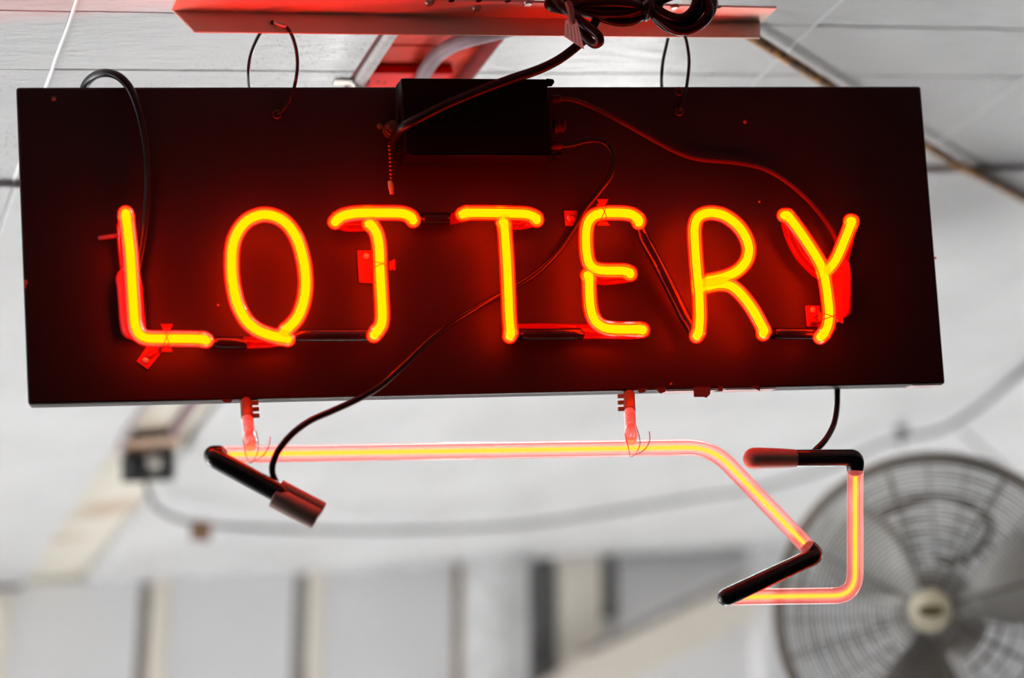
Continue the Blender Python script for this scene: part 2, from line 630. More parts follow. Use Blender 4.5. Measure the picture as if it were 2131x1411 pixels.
def side_wall(name, p, q, label):
    out = (q - p).cross(Vector((0, 0, 1))).normalized() * 0.06
    f = [drop(p), drop(q), Vector(q), Vector(p)]
    o = obj(name, hexa(f + [v + out for v in f]), M['blocker'], smooth=False)
    tag(o, label, 'wall', kind='structure')


side_wall('blocker_wall_left', K(A0, B0, -.01), K(0.25, B0, -.01), 'unseen dark side wall added to shade the sign front')
# unseen added right wall, its high opening shaped to throw sun on the floor
def wall_piece(a0, a1, z0, z1):
    p, q = K(a0, B1, -.01), K(a1, B1, -.01)
    out = (q - p).cross(Vector((0, 0, 1))).normalized() * 0.06
    f = [Vector((p.x, p.y, z0)), Vector((q.x, q.y, z0)), Vector((q.x, q.y, z1 if z1 else q.z)), Vector((p.x, p.y, z1 if z1 else p.z))]
    return hexa(f + [v + out for v in f])


wr = obj('blocker_wall_right', join(wall_piece(A0, 1.45, 0, None), wall_piece(1.45, 2.85, 0, 1.85), wall_piece(1.45, 2.85, 2.9, None), wall_piece(2.85, 4.2, 0, None)), M['blocker'], smooth=False)
tag(wr, 'unseen dark right wall added to block light, its opening shaped for the sun', 'wall', kind='structure')
side_wall('blocker_wall_front', K(A0, B0, -.01), K(A0, B1, -.01), 'unseen dark wall added behind the viewer to shade the sign front')
mt = [drop(K(a, b)) for a, b in ((A0, B0), (1.0, B0), (1.0, -0.7), (0.5, -0.7), (0.5, 0.5), (1.2, 0.5), (1.2, 1.9), (1.9, 1.9), (1.9, B1), (A0, B1))]
mo = obj('shade_mat_1', prism([p + Vector((0, 0, .012)) for p in mt], [p + Vector((0, 0, .001)) for p in mt]), M['blocker'], smooth=False)  # added unseen matting, cuts the bounce to the ceiling
tag(mo, 'unseen dark matting added to dim the light bounced to the ceiling', 'mat', kind='structure')

# back wall --------------------------------------------------------------
WA, WB = KP(0, 1222), KP(1500, 1146)
WD = Vector((WB.x - WA.x, WB.y - WA.y, 0)).normalized()
WN = Vector((WD.y, -WD.x, 0))           # towards the camera
if WN.y > 0:
    WN = -WN


def wpt(px, py, off=0.0):
    return on_plane(px, py, WA + WN * off, WN)


def wtop(x_along):                       # ceiling line above a wall position
    t = (WB - WA).dot(WD)
    return WA.z + (WB.z - WA.z) * (x_along / t)


def wall_strip(px0, px1, off, thick, py0=None, py1=None):
    """upright board on the wall between two picture columns"""
    x0 = (wpt(px0, 1300) - WA).dot(WD)
    x1 = (wpt(px1, 1300) - WA).dot(WD)
    z0a = wtop(x0) - 0.001
    z0b = wtop(x1) - 0.001
    zb = 0.0
    if py1 is not None:
        zb = wpt((px0 + px1) / 2, py1, off).z
    base = Vector((WA.x, WA.y, 0))
    f = [base + WD * x0 + Vector((0, 0, zb)), base + WD * x1 + Vector((0, 0, zb)), base + WD * x1 + Vector((0, 0, z0b)), base + WD * x0 + Vector((0, 0, z0a))]
    return hexa([p + WN * off for p in f] + [p + WN * (off - thick) for p in f])


wall = empty('wall_back', Vector((WA.x, WA.y, 0)), 'white panelled back wall with upright posts, out of focus', 'wall')
tag(wall, kind='structure')
obj('wall_sheet', wall_strip(-900, 3200, -0.02, 0.04), M['wall'], wall, smooth=False)
panels = [(-520, -330), (-300, 282), (346, 604), (670, 940), (1276, 1556), (1580, 2000), (2010, 2600)]
for a, b in panels:
    obj('wall_panel', bev(wall_strip(a, b, 0.012, 0.03), 0.002, 1), M['wall'], wall, smooth=False)
for a, b in ((311, 344), (638, 668), (-18, 14)):
    obj('batten', bev(wall_strip(a, b, 0.018, 0.035), 0.002, 1), M['cream'], wall, smooth=False)
for a, b in ((284, 309), (606, 636)):
    obj('post', wall_strip(a, b, 0.004, 0.02), M['post'], wall, smooth=False)
obj('post', bev(wall_strip(942, 968, 0.03, 0.05), 0.003, 1), M['brown_post'], wall, smooth=False, label='brown wooden post')
obj('post', bev(wall_strip(1088, 1140, 0.03, 0.05), 0.003, 1), M['dark_post'], wall, smooth=False, label='dark grey post')
obj('door_casing', bev(wall_strip(1146, 1236, 0.035, 0.05), 0.003, 1), M['cream'], wall, smooth=False, label='wide cream board')
obj('short_post', bev(wall_strip(1246, 1270, 0.03, 0.04, py1=1282), 0.003, 1), M['dark_post'], wall, smooth=False, label='short dark post')
cb = wpt(1030, 1300, 0.05)
xw = (wpt(1088, 1300) - wpt(972, 1300)).length / 2
obj('column', lathe(Vector((cb.x, cb.y, 0)), Vector((0, 0, 1)), [(0, xw), (wtop((cb - WA).dot(WD)) - 0.001, xw)], 28), M['grey_pipe'], wall, label='round grey column')
obj('white_upright', bev(wall_strip(1556, 1578, 0.05, 0.06), 0.003, 1), M['wall'], wall, smooth=False)


def wquad(pts, off, thick):
    return prism([wpt(x, y, off) for x, y in pts], [wpt(x, y, off) - WN * thick for x, y in pts])


obj('diagonal_board', bev(wquad([(1120, 1428), (1240, 1352), (1556, 1206), (1600, 1246), (1556, 1292), (1290, 1428)], 0.065, 0.03), 0.003, 1), M['cream'], wall, smooth=False, label='slanting cream board')
obj('diagonal_cap', bev(wquad([(1236, 1342), (1556, 1192), (1556, 1206), (1236, 1358)], 0.075, 0.05), 0.002, 1), M['post'], wall, smooth=False, label='grey edge of the slanting board')
obj('cornice_shadow_strip', bev(prism([wpt(-300, 1237, .05), wpt(46, 1215, .05), wpt(46, 1225, .05), wpt(-300, 1249, .05)],
                           [wpt(-300, 1237, 0), wpt(46, 1215, 0), wpt(46, 1225, 0), wpt(-300, 1249, 0)]), 0.001, 1), M['dark_post'], wall, smooth=False, label='dark strip drawn as the cornice shadow under the ceiling')  # shadow at the ceiling joint, put in as a dark strip

# ================================================================ ON THE CEILING
# steel angle the sign hangs from -----------------------------------------
PA = D(968, 25, 1.576)


def KA(a, b, h=0.0):                     # frame of the steel angle, spaced a little below the ceiling
    return PA + (E1 * a + E2 * b) * 0.985 + ND * h


def KAP(px, py, h=0.0):
    d = on_plane(px, py, PA + ND * h, ND) - PA
    return d.dot(E1) / 0.985, d.dot(E2) / 0.985


def aslab(a0, a1, b0, b1, h0, h1):
    f = [(a0, b0), (a1, b0), (a1, b1), (a0, b1)]
    return hexa([KA(a, b, h0) for a, b in f] + [KA(a, b, h1) for a, b in f])


ch = empty('steel_angle', KA(0.0, 0.02, 0.02), 'red-lit white steel angle screwed to the ceiling above the sign', 'metal bracket')
tk = 0.0016


def CHP(px, py):                         # on the plane of the upright leg
    return on_plane(px, py, KA(0.002, 0), E1)


crL, crR = KA(0.002, -0.248, 0.0012), KA(0.002, 0.285, 0.0012)
leg = [crL, crR, CHP(1582, 79), CHP(405, 66)]
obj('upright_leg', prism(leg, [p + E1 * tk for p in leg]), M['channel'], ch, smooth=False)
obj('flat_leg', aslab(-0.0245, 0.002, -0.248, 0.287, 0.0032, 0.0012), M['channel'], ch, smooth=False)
gap_up = (PA - P0).dot(ND)
for b in (-0.19, 0.02, 0.22):
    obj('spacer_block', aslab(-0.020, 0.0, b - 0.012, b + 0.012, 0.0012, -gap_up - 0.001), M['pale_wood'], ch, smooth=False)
for px, py in ((893, 6), (1098, 6), (991, 17), (1404, 14)):
    a, b = KAP(px, py, 0.004)
    if a > 0.0:
        a = -0.003
    h = KA(a, b, 0.0032)
    s = obj('screw', lathe(h, ND, [(0, .0042), (.0012, .0042), (.0028, .0030), (.0030, .0012)], 12), M['screw'], ch)
for px, py in ((940, 2), (997, 2), (1057, 3), (1496, 15)):
    a, b = KAP(px, py, 0.0034)
    obj('screw_hole', lathe(KA(a, b, 0.0031), ND, [(0, .0026), (.0002, .0026)], 12), M['hole'], ch)
for px, py in ((560, 45), (573, 54), (1391, 62)):
    c = CHP(px, py)
    obj('hanging_hole', lathe(c - E1 * 0.0003, -E1, [(0, .0021), (.0004, .0021)], 12), M['caulk'], ch)

# the grey conduits --------------------------------------------------------
pts = [K(a, -0.052, -0.002) for a in (-0.5, -0.2, 0.1, 0.5, 0.9, 1.22)] + [K(1.29, -0.047, 0.004), K(1.335, -0.03, 0.012)]
c1 = empty('straight_conduit', pts[3], 'straight grey conduit running along the ceiling slot', 'conduit')
obj('pipe', tube(catmull(pts, 5), 0.0068, 14), M['conduit'], c1)
for a in (0.13, 1.0):
    st = [K(a, -0.052 + 0.0085 * math.cos(t), -0.002 + 0.0085 * math.sin(t)) for t in [math.pi * k / 8 for k in range(9)]]
    obj('strap', join(tube(st, 0.0012, 6), bev(obox(K(a, -0.068, 0.001), E1, E2, ND, 0.010, 0.016, 0.0015), 0.0003, 1)), M['screw'], c1)
px = [(1230, 20), (1115, 46), (1030, 68), (958, 87), (912, 113), (886, 146), (872, 178)]
pts = [KP(x, y, 0.0095 if i < 3 else (0.002 if i == 3 else -0.006)) for i, (x, y) in enumerate(px)]
a, b = ab(pts[-1])
pts += [K(a + 0.06, b - 0.004, -0.006), K(a + 0.5, b - 0.004, -0.006), K(1.33, b + 0.01, -0.004)]
c2 = empty('bent_conduit', pts[3], 'mauve-grey conduit bending across the red slot boards above the transformer', 'conduit')
obj('pipe', tube(catmull(pts, 6), 0.0071, 14), M['conduit_pvc'], c2)
obj('coupling', tube([pts[1], pts[1] + (pts[2] - pts[1]) * 0.35], 0.0083, 14), M['conduit_pvc'], c2)

# red plate in the slot
rp = empty('junction_plate', K(0.15, -0.01, -0.019), 'bright red metal plate with small holes in the ceiling slot', 'metal plate')
obj('plate', bev(cslab(0.133, 0.24, -0.046, 0.040, -0.010, -0.0185), 0.001, 2), M['red_plate'], rp)
for (x, y) in ((787, 170), (800, 172)):
    p = KP(x, y, -0.0099)
    obj('screw_hole', lathe(p, ND, [(0, .0016), (.0003, .0016)], 10), M['hole'], rp)

# rust stained cable at the right
pts = [KP(x, y, 0.0125) for x, y in ((1535, 58), (1580, 86), (1650, 130), (1730, 180), (1830, 243), (1930, 304), (2005, 349), (2062, 376), (2135, 415), (2230, 452), (2400, 500), (2800, 590), (3500, 720), (4400, 880))]
rc = empty('rusty_cable', pts[4], 'rust-stained brown cable running along the ceiling from the steel angle to the right', 'cable')
obj('sheath', tube(catmull(pts, 6), 0.0050, 10), M['rope'], rc)
p = pts[6]
obj('staple', tube([p + (pts[7] - pts[5]).cross(ND).normalized() * 0.006 - ND * 0.010, p + (pts[7] - pts[5]).cross(ND).normalized() * 0.006 + ND * 0.004,
                    p - (pts[7] - pts[5]).cross(ND).normalized() * 0.006 + ND * 0.004, p - (pts[7] - pts[5]).cross(ND).normalized() * 0.006 - ND * 0.010], 0.0008, 6), M['rope'], rc)

# black outlet box with the long cable -------------------------------------
bx = empty('outlet_box', KP(305, 960, 0.03), 'blurred black outlet box on the pale ceiling strip', 'electrical box')
zb = 2.72 * CS
cen = D(305, 966, zb)
obj('body', bev(obox(cen + Vector((-0.020, 0.02, 0)), RT, UP, FW, 0.034, 0.040, 0.05), 0.003, 2), M['black_plastic'], bx)
obj('side_lug', bev(obox(cen + Vector((0.028, 0.02, 0.004)), RT, UP, FW, 0.018, 0.044, 0.04), 0.003, 2), M['black_plastic'], bx)
obj('bridge', bev(obox(cen + Vector((0.004, 0.02, -0.010)), RT, UP, FW, 0.055, 0.016, 0.04), 0.003, 2), M['black_plastic'], bx)
obj('knob', lathe(cen + Vector((0.006, 0.0, 0.008)), -FW, [(-.02, .009), (0, .009), (.006, .007), (.008, .002)], 16), M['conduit'], bx)
obj('mounting_plate', bev(obox(KP(312, 930, 0.001), E1, E2, ND, 0.10, 0.08, 0.004), 0.001, 1), M['rust_plate'], bx)

cp = [(300, 985, 2.74), (308, 1020, 2.76), (322, 1052, 2.80), (350, 1072, 2.88), (400, 1088, 2.98), (520, 1098, 3.12), (700, 1104, 3.27), (900, 1102, 3.42),
      (1080, 1092, 3.52), (1250, 1068, 3.58), (1420, 1040, 3.60), (1580, 1014, 3.58), (1720, 975, 3.50), (1850, 918, 3.40), (1960, 893, 3.36), (2050, 838, 3.28), (2131, 770, 3.16), (2230, 660, 3.0), (2330, 560, 2.85), (2700, 400, 2.75), (3300, 250, 2.75), (4200, 150, 2.9)]
pts = [D(x, y, z * CS) for x, y, z in cp]
pts = [p + ND * max(0.0, 0.018 - (p - P0).dot(ND)) for p in pts]     # stays just under the boards
lc = empty('long_cable', pts[8], 'long dark cable looping across the blurred ceiling from black box to fan', 'cable')
obj('sheath', tube(catmull(pts, 6), lambda t: 0.0042 + 0.0030 * max(0, t - 0.6) * 2.5, 8), M['dark_cable'], lc)
hk = D(1876, 905, 3.40 * CS)
obj('hook', join(tube([hk + UP * 0.016, hk - UP * 0.02], 0.004, 8), bev(obox(hk + UP * 0.010, RT, UP, FW, 0.024, 0.014, 0.014), 0.002, 1)), M['dark_cable'], lc)
tg = D(418, 1104, 2.985 * CS)
ct = obj('cable_tag', bev(obox(tg, (RT - UP * 0.1).normalized(), (UP + RT * 0.1).normalized(), FW, 0.034, 0.034, 0.003), 0.0005, 1), M['cardboard'])
tag(ct, 'small square brown cardboard tag hanging from the long cable', 'tag')

# thin second wire by the fan
pts = [D(x, y, z * CS) for x, y, z in ((2000, 896, 3.5), (2040, 930, 3.52), (2090, 975, 3.54), (2160, 1040, 3.55), (2420, 1330, 3.75), (2800, 1760, 4.2))]
tw = obj('thin_wire', tube(catmull(pts, 5), 0.0028, 6), M['dark_cable'])
tag(tw, 'thin grey wire slanting down past the top of the fan', 'wire')

# unseen battens added behind the sign to brighten the ceiling ---------------------------------------
for b, a0, a1, lab in ((0.15, 0.34, 0.78, 'added fluorescent batten hidden behind the black sign to brighten the ceiling, close to the ceiling slot'),
                       (0.48, 0.52, 0.90, 'added fluorescent batten hidden behind the black sign to brighten the ceiling, away from the ceiling slot')):
    bl = empty('fill_batten', K((a0 + a1) / 2, b, 0.0), lab, 'fill lamp', 'added fill battens behind the sign')
    obj('housing', bev(cslab(a0 - .015, a1 + .015, b - .018, b + .018, 0.026, 0.007), 0.002, 2), M['porcelain'], bl)
    for a in (a0 - .006, a1 + .006):
        obj('lampholder', bev(cslab(a - .006, a + .006, b - .012, b + .012, 0.056, 0.026), 0.001, 1), M['porcelain'], bl)
    obj('fill_lamp_tube', tube([K(a0, b, 0.042), K(a1, b, 0.042)], 0.010, 14), M['fill_tube'], bl)

# ================================================================ THE NEON SIGN
sign = empty('neon_sign', SC - SV * 0.13, 'black hanging neon sign reading LOTTERY in glowing red letters with arrow below', 'neon sign')
TB = 0.024
c4 = [S(58, 843), S(1968, 799), S(1917, 179), S(33, 181)]
board = obj('backboard', bev(hexa(c4 + [p - SN * TB for p in c4]), 0.0022, 2), M['board'], sign, smooth=False)
# marks on the board
for px, py, m, r in ((112, 206, 'rust', .0019), (1550, 254, 'rust', .0016), (1580, 420, 'rust', .0011), (1946, 537, 'rust', .0010), (1396, 799, 'rust', .0011), (454, 635, 'rust', .0010)):
    obj('screw', lathe(S(px, py, -0.0002), SN, [(0, r), (.0008, r), (.0012, r * .5)], 8), M[m], board)
obj('rust_patch', prism([S(x, y, .0004) for x, y in ((51, 583), (56, 582), (59, 590), (55, 594), (54, 602), (51, 598))], [S(x, y, -.0004) for x, y in ((51, 583), (56, 582), (59, 590), (55, 594), (54, 602), (51, 598))]), M['rust'], board)
for px, py in ((576, 238), (1413, 190), (1414, 232)):
    obj('eyelet', torus(S(px, py, 0.0004), SN, 0.0032, 0.0008, 16, 6), M['dull_brass'], board)
    obj('eyelet_hole', lathe(S(px, py, 0.0001), SN, [(0, .0026), (.0003, .0026)], 12), M['hole'], board)
# bare bottom lip and peeling paint
bot = lambda px, w: S(58, 843, 0) + (S(1968, 799, 0) - S(58, 843, 0)) * ((px - 58) / 1910.0) + SN * w


def lip(x0, x1, m, nm):
    pts = [bot(x0, -.002), bot(x1, -.002), bot(x1, -TB + .002), bot(x0, -TB + .002)]
    obj(nm, prism([p - SV * 0.0006 for p in pts], [p + SV * 0.001 for p in pts]), m, board, smooth=False)


lip(1895, 1962, M['bare'], 'bare_lip')
lip(1352, 1462, M['bare'], 'bare_lip')
lip(1480, 1590, M['bare'], 'bare_lip')
for outline in ([(1443, 805), (1479, 803), (1478, 820), (1470, 828), (1464, 826), (1444, 826)], [(1495, 804), (1506, 803), (1503, 815), (1493, 813)],
                [(1562, 803), (1580, 802), (1582, 814), (1573, 810)], [(1325, 809), (1349, 808), (1340, 817), (1330, 818)], [(1363, 808), (1388, 806), (1384, 816), (1374, 819)],
                [(458, 831), (486, 830), (480, 838), (466, 838)]):
    obj('paint_flake', prism([S(x, y, 0.0) for x, y in outline], [S(x, y, -0.0008) for x, y in outline]), M['flake'], board, smooth=False)

# letters ------------------------------------------------------------------
W = 0.042
R_L = 0.0064


def bend_back(pts, start=True, end=True, depth=0.006):
    """ends of a letter stroke turn back towards the board"""
    P = [Vector(p) for p in pts]
    if start:
        d = (P[0] - P[1]).normalized()
        P = [P[0] + d * 0.0020 - SN * depth, P[0] + d * 0.0008 - SN * 0.0018] + P
    if end:
        d = (P[-1] - P[-2]).normalized()
        P = P + [P[-1] + d * 0.0008 - SN * 0.0018, P[-1] + d * 0.0020 - SN * depth]
    return P


strokes = {
    'L': [[(262, 446), (266, 480), (271.5, 531), (275, 590), (278, 640), (281, 674), (289, 694), (306, 703.5), (347, 704.5), (400, 705), (424, 706)]],
    'O': [[(594, 703), (582, 702), (561, 697), (538, 688), (516, 671), (500, 646), (490, 618), (483.5, 580), (482, 545), (485, 508), (495, 482), (512, 461), (532, 450), (552, 446.5), (574, 451),
           (594, 463), (611, 484), (623, 510), (631, 540), (635, 566), (636, 597), (631, 630), (618, 662), (594, 688)]],
    'T1': [[(703, 456), (714, 449), (741, 443.8), (790, 443), (830, 443.5), (846, 446.5), (857, 453)],
           [(772, 467), (783, 484), (789, 512), (791, 564), (793.5, 610), (795.5, 655), (793, 676), (783, 691)]],
    'T2': [[(970, 443), (1010, 443), (1060, 444), (1098, 446), (1115, 453)],
           [(1049, 463), (1052, 500), (1055, 545), (1058, 610), (1060, 660), (1063, 692)]],
    'E': [[(1329, 457), (1317, 447.5), (1298, 443.5), (1256, 443.5), (1236, 449), (1224, 463), (1219.8, 486), (1220.5, 520), (1225, 545), (1236, 558.5), (1256, 563), (1296, 563.5), (1310, 567)],
          [(1226, 575), (1226.5, 610), (1230, 645), (1239, 668), (1256, 681), (1280, 685), (1336, 685.5)]],
    'R': [[(1454, 692), (1456.5, 660), (1455, 610), (1450.6, 564), (1446.5, 510), (1445.5, 475), (1451, 455), (1464, 445.5), (1483, 443), (1508, 449), (1533, 467), (1550, 490), (1558.5, 517), (1553, 543),
           (1534, 564), (1506, 577), (1475, 584)],
          [(1474, 595), (1498, 591), (1521, 595), (1543, 613), (1567, 645), (1590, 688)]],
    'Y': [[(1639.5, 449), (1662.5, 479), (1691, 521.5), (1708, 551), (1716, 575), (1722, 613), (1725.5, 648), (1723, 677), (1714, 695)],
          [(1773, 461), (1758, 498.5), (1744, 532), (1734, 549), (1724, 560)]],
}
for key, sl in strokes.items():
    outer, mid, core = [], [], []
    for s in sl:
        P = catmull(bend_back([S(x, y, W) for x, y in s]), 5)
        outer.append(tube(P, R_L, 14))
        mid.append(tube(P, R_L * 0.80, 12))
        core.append(tube(P, R_L * 0.54, 8))
    o = obj('letter_tube', join(*outer), M['outer'], sign, label='glowing red-orange neon letter ' + key[0])
    obj('gas_glow', join(*mid), M['mid'], o)
    obj('gas_core', join(*core), M['core'], o)

# the blacked-out links between the letters
links = [
    [(432, 710, .020), (450, 713, .016), (508, 714, .016)],
    [(604, 700, .020), (625, 698, .022), (700, 698, .022), (768, 697, .022), (786, 694, .026)],
    [(866, 453, .022), (880, 455, .018), (935, 455, .018)],
    [(1070, 694, .024), (1085, 696, .018), (1150, 696, .018), (1205, 695, .018)],
    [(1330, 470, .022), (1337, 490, .018), (1380, 570, .018), (1425, 660, .018), (1443, 690, .024)],
    [(1597, 692, .026), (1612, 694, .020), (1690, 695, .020), (1708, 696, .024)],
]
for l in links:
    obj('blackout_tube', tube(catmull([S(*q) for q in l], 5), 0.0050, 12), M['blackout'], sign, label='black painted tube between letters')
# dim red tubes running back behind the letters
returns = [
    ([(257, 470, .024), (258, 500, .018), (264, 560, .016), (268, 600, .016)], .0055),
    ([(508, 713, .016), (560, 711, .016), (592, 705, .020)], .0048),
    ([(708, 466, .022), (722, 470, .020), (760, 469, .020), (776, 462, .024)], .0048),
    ([(1062, 467, .022), (1085, 466, .020), (1108, 461, .024)], .0048),
    ([(936, 456, .018), (958, 452, .022)], .0046),
    ([(1240, 580, .024), (1262, 581, .020), (1300, 577, .020)], .0050),
    ([(1205, 692, .016), (1245, 692, .018), (1300, 693, .022), (1330, 692, .026)], .0052),
    ([(1075, 684, .012), (1130, 683, .012), (1180, 684, .012), (1240, 684, .012)], .0040),
    ([(1640, 466, .026), (1648, 492, .020), (1668, 530, .018), (1700, 563, .018), (1716, 572, .022)], .0060),
    ([(1768, 480, .024), (1760, 515, .018), (1752, 545, .016)], .0052),
]
for l, r in returns:
    obj('return_tube', tube(catmull([S(*q) for q in l], 5), r, 12), M['return'], sign, label='dim red tube behind the letters')
# electrode covers at both ends
obj('electrode_cover', tube([S(267, 582, .016), S(270, 600, .016), S(274, 660, .016), S(277, 682, .016)], 0.0100, 18), M['red_tint_cap'], sign)
obj('electrode_cover', tube([S(1748, 558, .016), S(1751, 580, .016), S(1752, 628, .016), S(1753, 640, .016)], 0.0088, 18), M['red_tint_cap'], sign)
obj('electrode_tail', tube([S(208, 495, .006), S(222, 493, .010), S(250, 489, .018)], 0.0020, 8), M['bracket'], sign)

# tube supports: (plate outline, plate screw, clip centre, direction across the tube)
def support(plate, screw, clip, along, w_clip=W):
    cc = S(clip[0], clip[1], w_clip)
    al = (S(clip[0] + along[0], clip[1] + along[1], w_clip) - cc).normalized()
    ac = SN.cross(al).normalized()
    foot = S(sum(p[0] for p in plate) / len(plate), sum(p[1] for p in plate) / len(plate), 0.001)
    s = obj('tube_support', bev(prism([S(x, y, .0022) for x, y in plate], [S(x, y, .0004) for x, y in plate]), .0003, 1), M['bracket'], sign, label='clear clip holding a letter tube')
    obj('screw', lathe(S(screw[0], screw[1], .0022), SN, [(0, .0024), (.0010, .0024), (.0016, .0012)], 12), M['screw'], s)
    obj('post', tube([foot + SN * .002, foot * 0.35 + (cc - SN * (w_clip - 0.004)) * 0.65, cc - SN * (R_L + 0.003)], 0.0024, 10), M['bracket'], s)
    for sg in (-1, 1):
        a = cc + ac * sg * (R_L + 0.0012)
        f1 = [a - al * .0030 + SN * .002, a + al * .0030 + SN * .002, a + al * .0046 + ac * sg * .0032 + SN * .004, a - al * .0046 + ac * sg * .0032 + SN * .004]
        f2 = [p - SN * 0.0014 for p in f1]
        f1b = [a - al * .0028 - SN * .008, a + al * .0028 - SN * .008, a + al * .0028 + SN * .002, a - al * .0028 + SN * .002]
        f2b = [p + ac * sg * .0010 for p in f1b]
        obj('clip_ear', join(prism(f1, f2), prism(f1b, f2b)), M['bracket'], s, smooth=False)
    for sg in (-1, 1):
        w = [cc + ac * (R_L + .001) + al * .0026 * sg + SN * .001, cc + ac * (R_L * .6) + al * .0016 * sg + SN * (R_L * .86), cc + SN * (R_L + .0004),
             cc - ac * (R_L * .6) - al * .0016 * sg + SN * (R_L * .86), cc - ac * (R_L + .001) - al * .0026 * sg + SN * .001]
        obj('tie_wire', tube(catmull(w, 4), 0.00035, 5), M['tie'], s)


support([(283, 752), (308, 716), (340, 728), (308, 770)], (303, 750), (347, 704.5), (1, 0))
support([(743, 521), (775, 521), (777, 590), (747, 588)], (762, 533), (793, 552), (0.03, 1))
support([(1173, 438), (1201, 438), (1201, 471), (1176, 470)], (1185, 454), (1254, 443.5), (1, 0))
support([(1675, 636), (1706, 636), (1708, 682), (1679, 680)], (1691, 645), (1725.5, 661), (0.0, 1))

# transformer --------------------------------------------------------------
WT = 0.043
fr = [S(846, 322, WT), S(1149, 323, WT), S(1139, 164, WT), S(834, 162, WT)]
dep = WT - 0.002
tr_ = obj('transformer', bev(hexa(fr + [p - SN * dep for p in fr]), 0.0014, 2), M['case'], sign, label='black transformer case at the top of the sign')
lf = [S(820, 322, 0.012), S(862, 322, 0.012), S(858, 172, 0.012), S(814, 172, 0.012)]
obj('end_flange', bev(hexa([S(822, 318, .020), S(846, 320, .020), S(836, 164, .030), S(824, 178, .022)] + [S(822, 318, .003), S(846, 320, .003), S(836, 164, .003), S(824, 178, .003)]), .0008, 1), M['case'], tr_, smooth=False)
obj('top_tab', bev(prism([S(x, y, WT) for x, y in ((1136, 163), (1152, 165), (1154, 171), (1148, 180), (1138, 180))], [S(x, y, WT - 0.006) for x, y in ((1136, 163), (1152, 165), (1154, 171), (1148, 180), (1138, 180))]), .0006, 1), M['case'], tr_, smooth=False)
obj('foot_lug', bev(obox(S(1160, 325, .010), SU, SV, SN, .006, .004, .014), .0008, 1), M['case'], tr_)
obj('bottom_lip', bev(hexa([S(858, 323.5, WT), S(1150, 324.5, WT), S(1150, 321, WT), S(858, 320, WT)] + [S(858, 323.5, WT) - SN * .006, S(1150, 324.5, WT) - SN * .006, S(1150, 321, WT) - SN * .006, S(858, 320, WT) - SN * .006]), .0004, 1), M['case'], tr_, smooth=False)
for px, py, ww, hh in ((883, 252, 9, 12), (900, 245, 5, 9), (910, 240, 5, 14), (930, 236, 13, 15), (945, 225, 8, 9), (972, 214, 7, 7), (985, 209, 4, 6), (995, 203, 8, 9)):
    c = S(px, py, WT + .0001)
    obj('print_mark', obox(c, SU, SV, SN, ww / 2500, 0.0007, .0002), M['print'], tr_, smooth=False)
    obj('print_mark', obox(c + SU * (ww / 5600), SU, SV, SN, 0.0007, hh / 2500, .0002), M['print'], tr_, smooth=False)
# insulator on the right end
obj('insulator', lathe(S(1152, 262, .020), SU, [(0, .006), (.003, .007), (.005, .0045), (.008, .006), (.010, .003)], 14), M['wire'], tr_)
obj('wire_collar', tube([S(1150, 206, .020), S(1162, 206, .020)], .0034, 12), M['wire'], tr_)
obj('wire_collar', tube([S(1152, 303, .020), S(1164, 303, .020)], .0034, 12), M['wire'], tr_)
# pull switch and bead chain
sw = obj('pull_switch', lathe(S(815, 268, .010), SN, [(-.006, .007), (0, .007), (.008, .0052), (.012, .0040)], 16), M['dull_brass'], tr_, label='brass pull-chain switch')
obj('switch_nut', torus(S(815, 268, .017), SN, .0046, .0010, 16, 6), M['dull_brass'], sw)
obj('screw', lathe(S(790, 263, .0002), SN, [(0, .0024), (.001, .0024), (.0015, .001)], 12), M['copper'], tr_)
for k in range(9):
    obj('chain_bead', lathe(S(810.5 + k * .35, 303 + k * 8.4, .020) + SV * .0016, -SV, [(0, .0002), (.0004, .0010), (.0016, .0016), (.0028, .0010), (.0032, .0002)], 8), M['dull_brass'], sw)
obj('chain_link', tube([S(809.5, 296, .020), S(814, 380, .020)], .0003, 5), M['brass'], sw)
obj('pull_end', lathe(S(812, 377, .020), (S(815.5, 404, .020) - S(812, 377, .020)).normalized(), [(0, .0022), (.0015, .0026), (.0070, .0025), (.0072, .0020), (.0105, .0020), (.0112, .0008)], 12), M['brass'], sw)

# high voltage wires --------------------------------------------------------
obj('high_voltage_wire', tube(catmull([S(*q) for q in ((1152, 206, .020), (1190, 207, .018), (1240, 226, .014), (1300, 257, .010), (1360, 291, .008), (1410, 317, .007), (1455, 331, .006), (1530, 338, .006), (1590, 351, .006),
     (1640, 380, .007), (1685, 420, .008), (1722, 466, .010), (1742, 505, .014), (1750, 550, .016))], 6), .0021, 8), M['wire'], sign)
obj('high_voltage_wire', tube(catmull([S(*q) for q in ((1152, 303, .020), (1185, 302, .018), (1222, 293, .018), (1252, 294, .020), (1272, 312, .022), (1277, 340, .022), (1268, 370, .020), (1245, 402, .014), (1215, 440, .010), (1195, 476, .010),
     (1165, 520, .010), (1120, 565, .012), (1060, 604, .014), (1000, 636, .018), (940, 672, .024), (890, 712, .030), (840, 760, .036), (790, 804, .040), (742, 832, .042), (690, 856, .044), (645, 876, .045), (606, 905, .046), (578, 940, .046), (567, 968, .046), (568, 988, .046), (578, 1010, .046))], 6), .0026, 10), M['cord'], sign, label='wire drooping across the face to the arrow tube')
obj('high_voltage_wire', tube(catmull([S(*q) for q in ((172, 215, -.030), (176, 180, -.028), (196, 158, -.014), (222, 152, .004), (248, 160, .012), (270, 184, .012), (290, 235, .010), (303, 300, .009), (308, 370, .009), (305, 430, .010), (297, 500, .012), (285, 560, .016))], 6), .0034, 10), M['cord'], sign, label='black wire looping over the top edge')
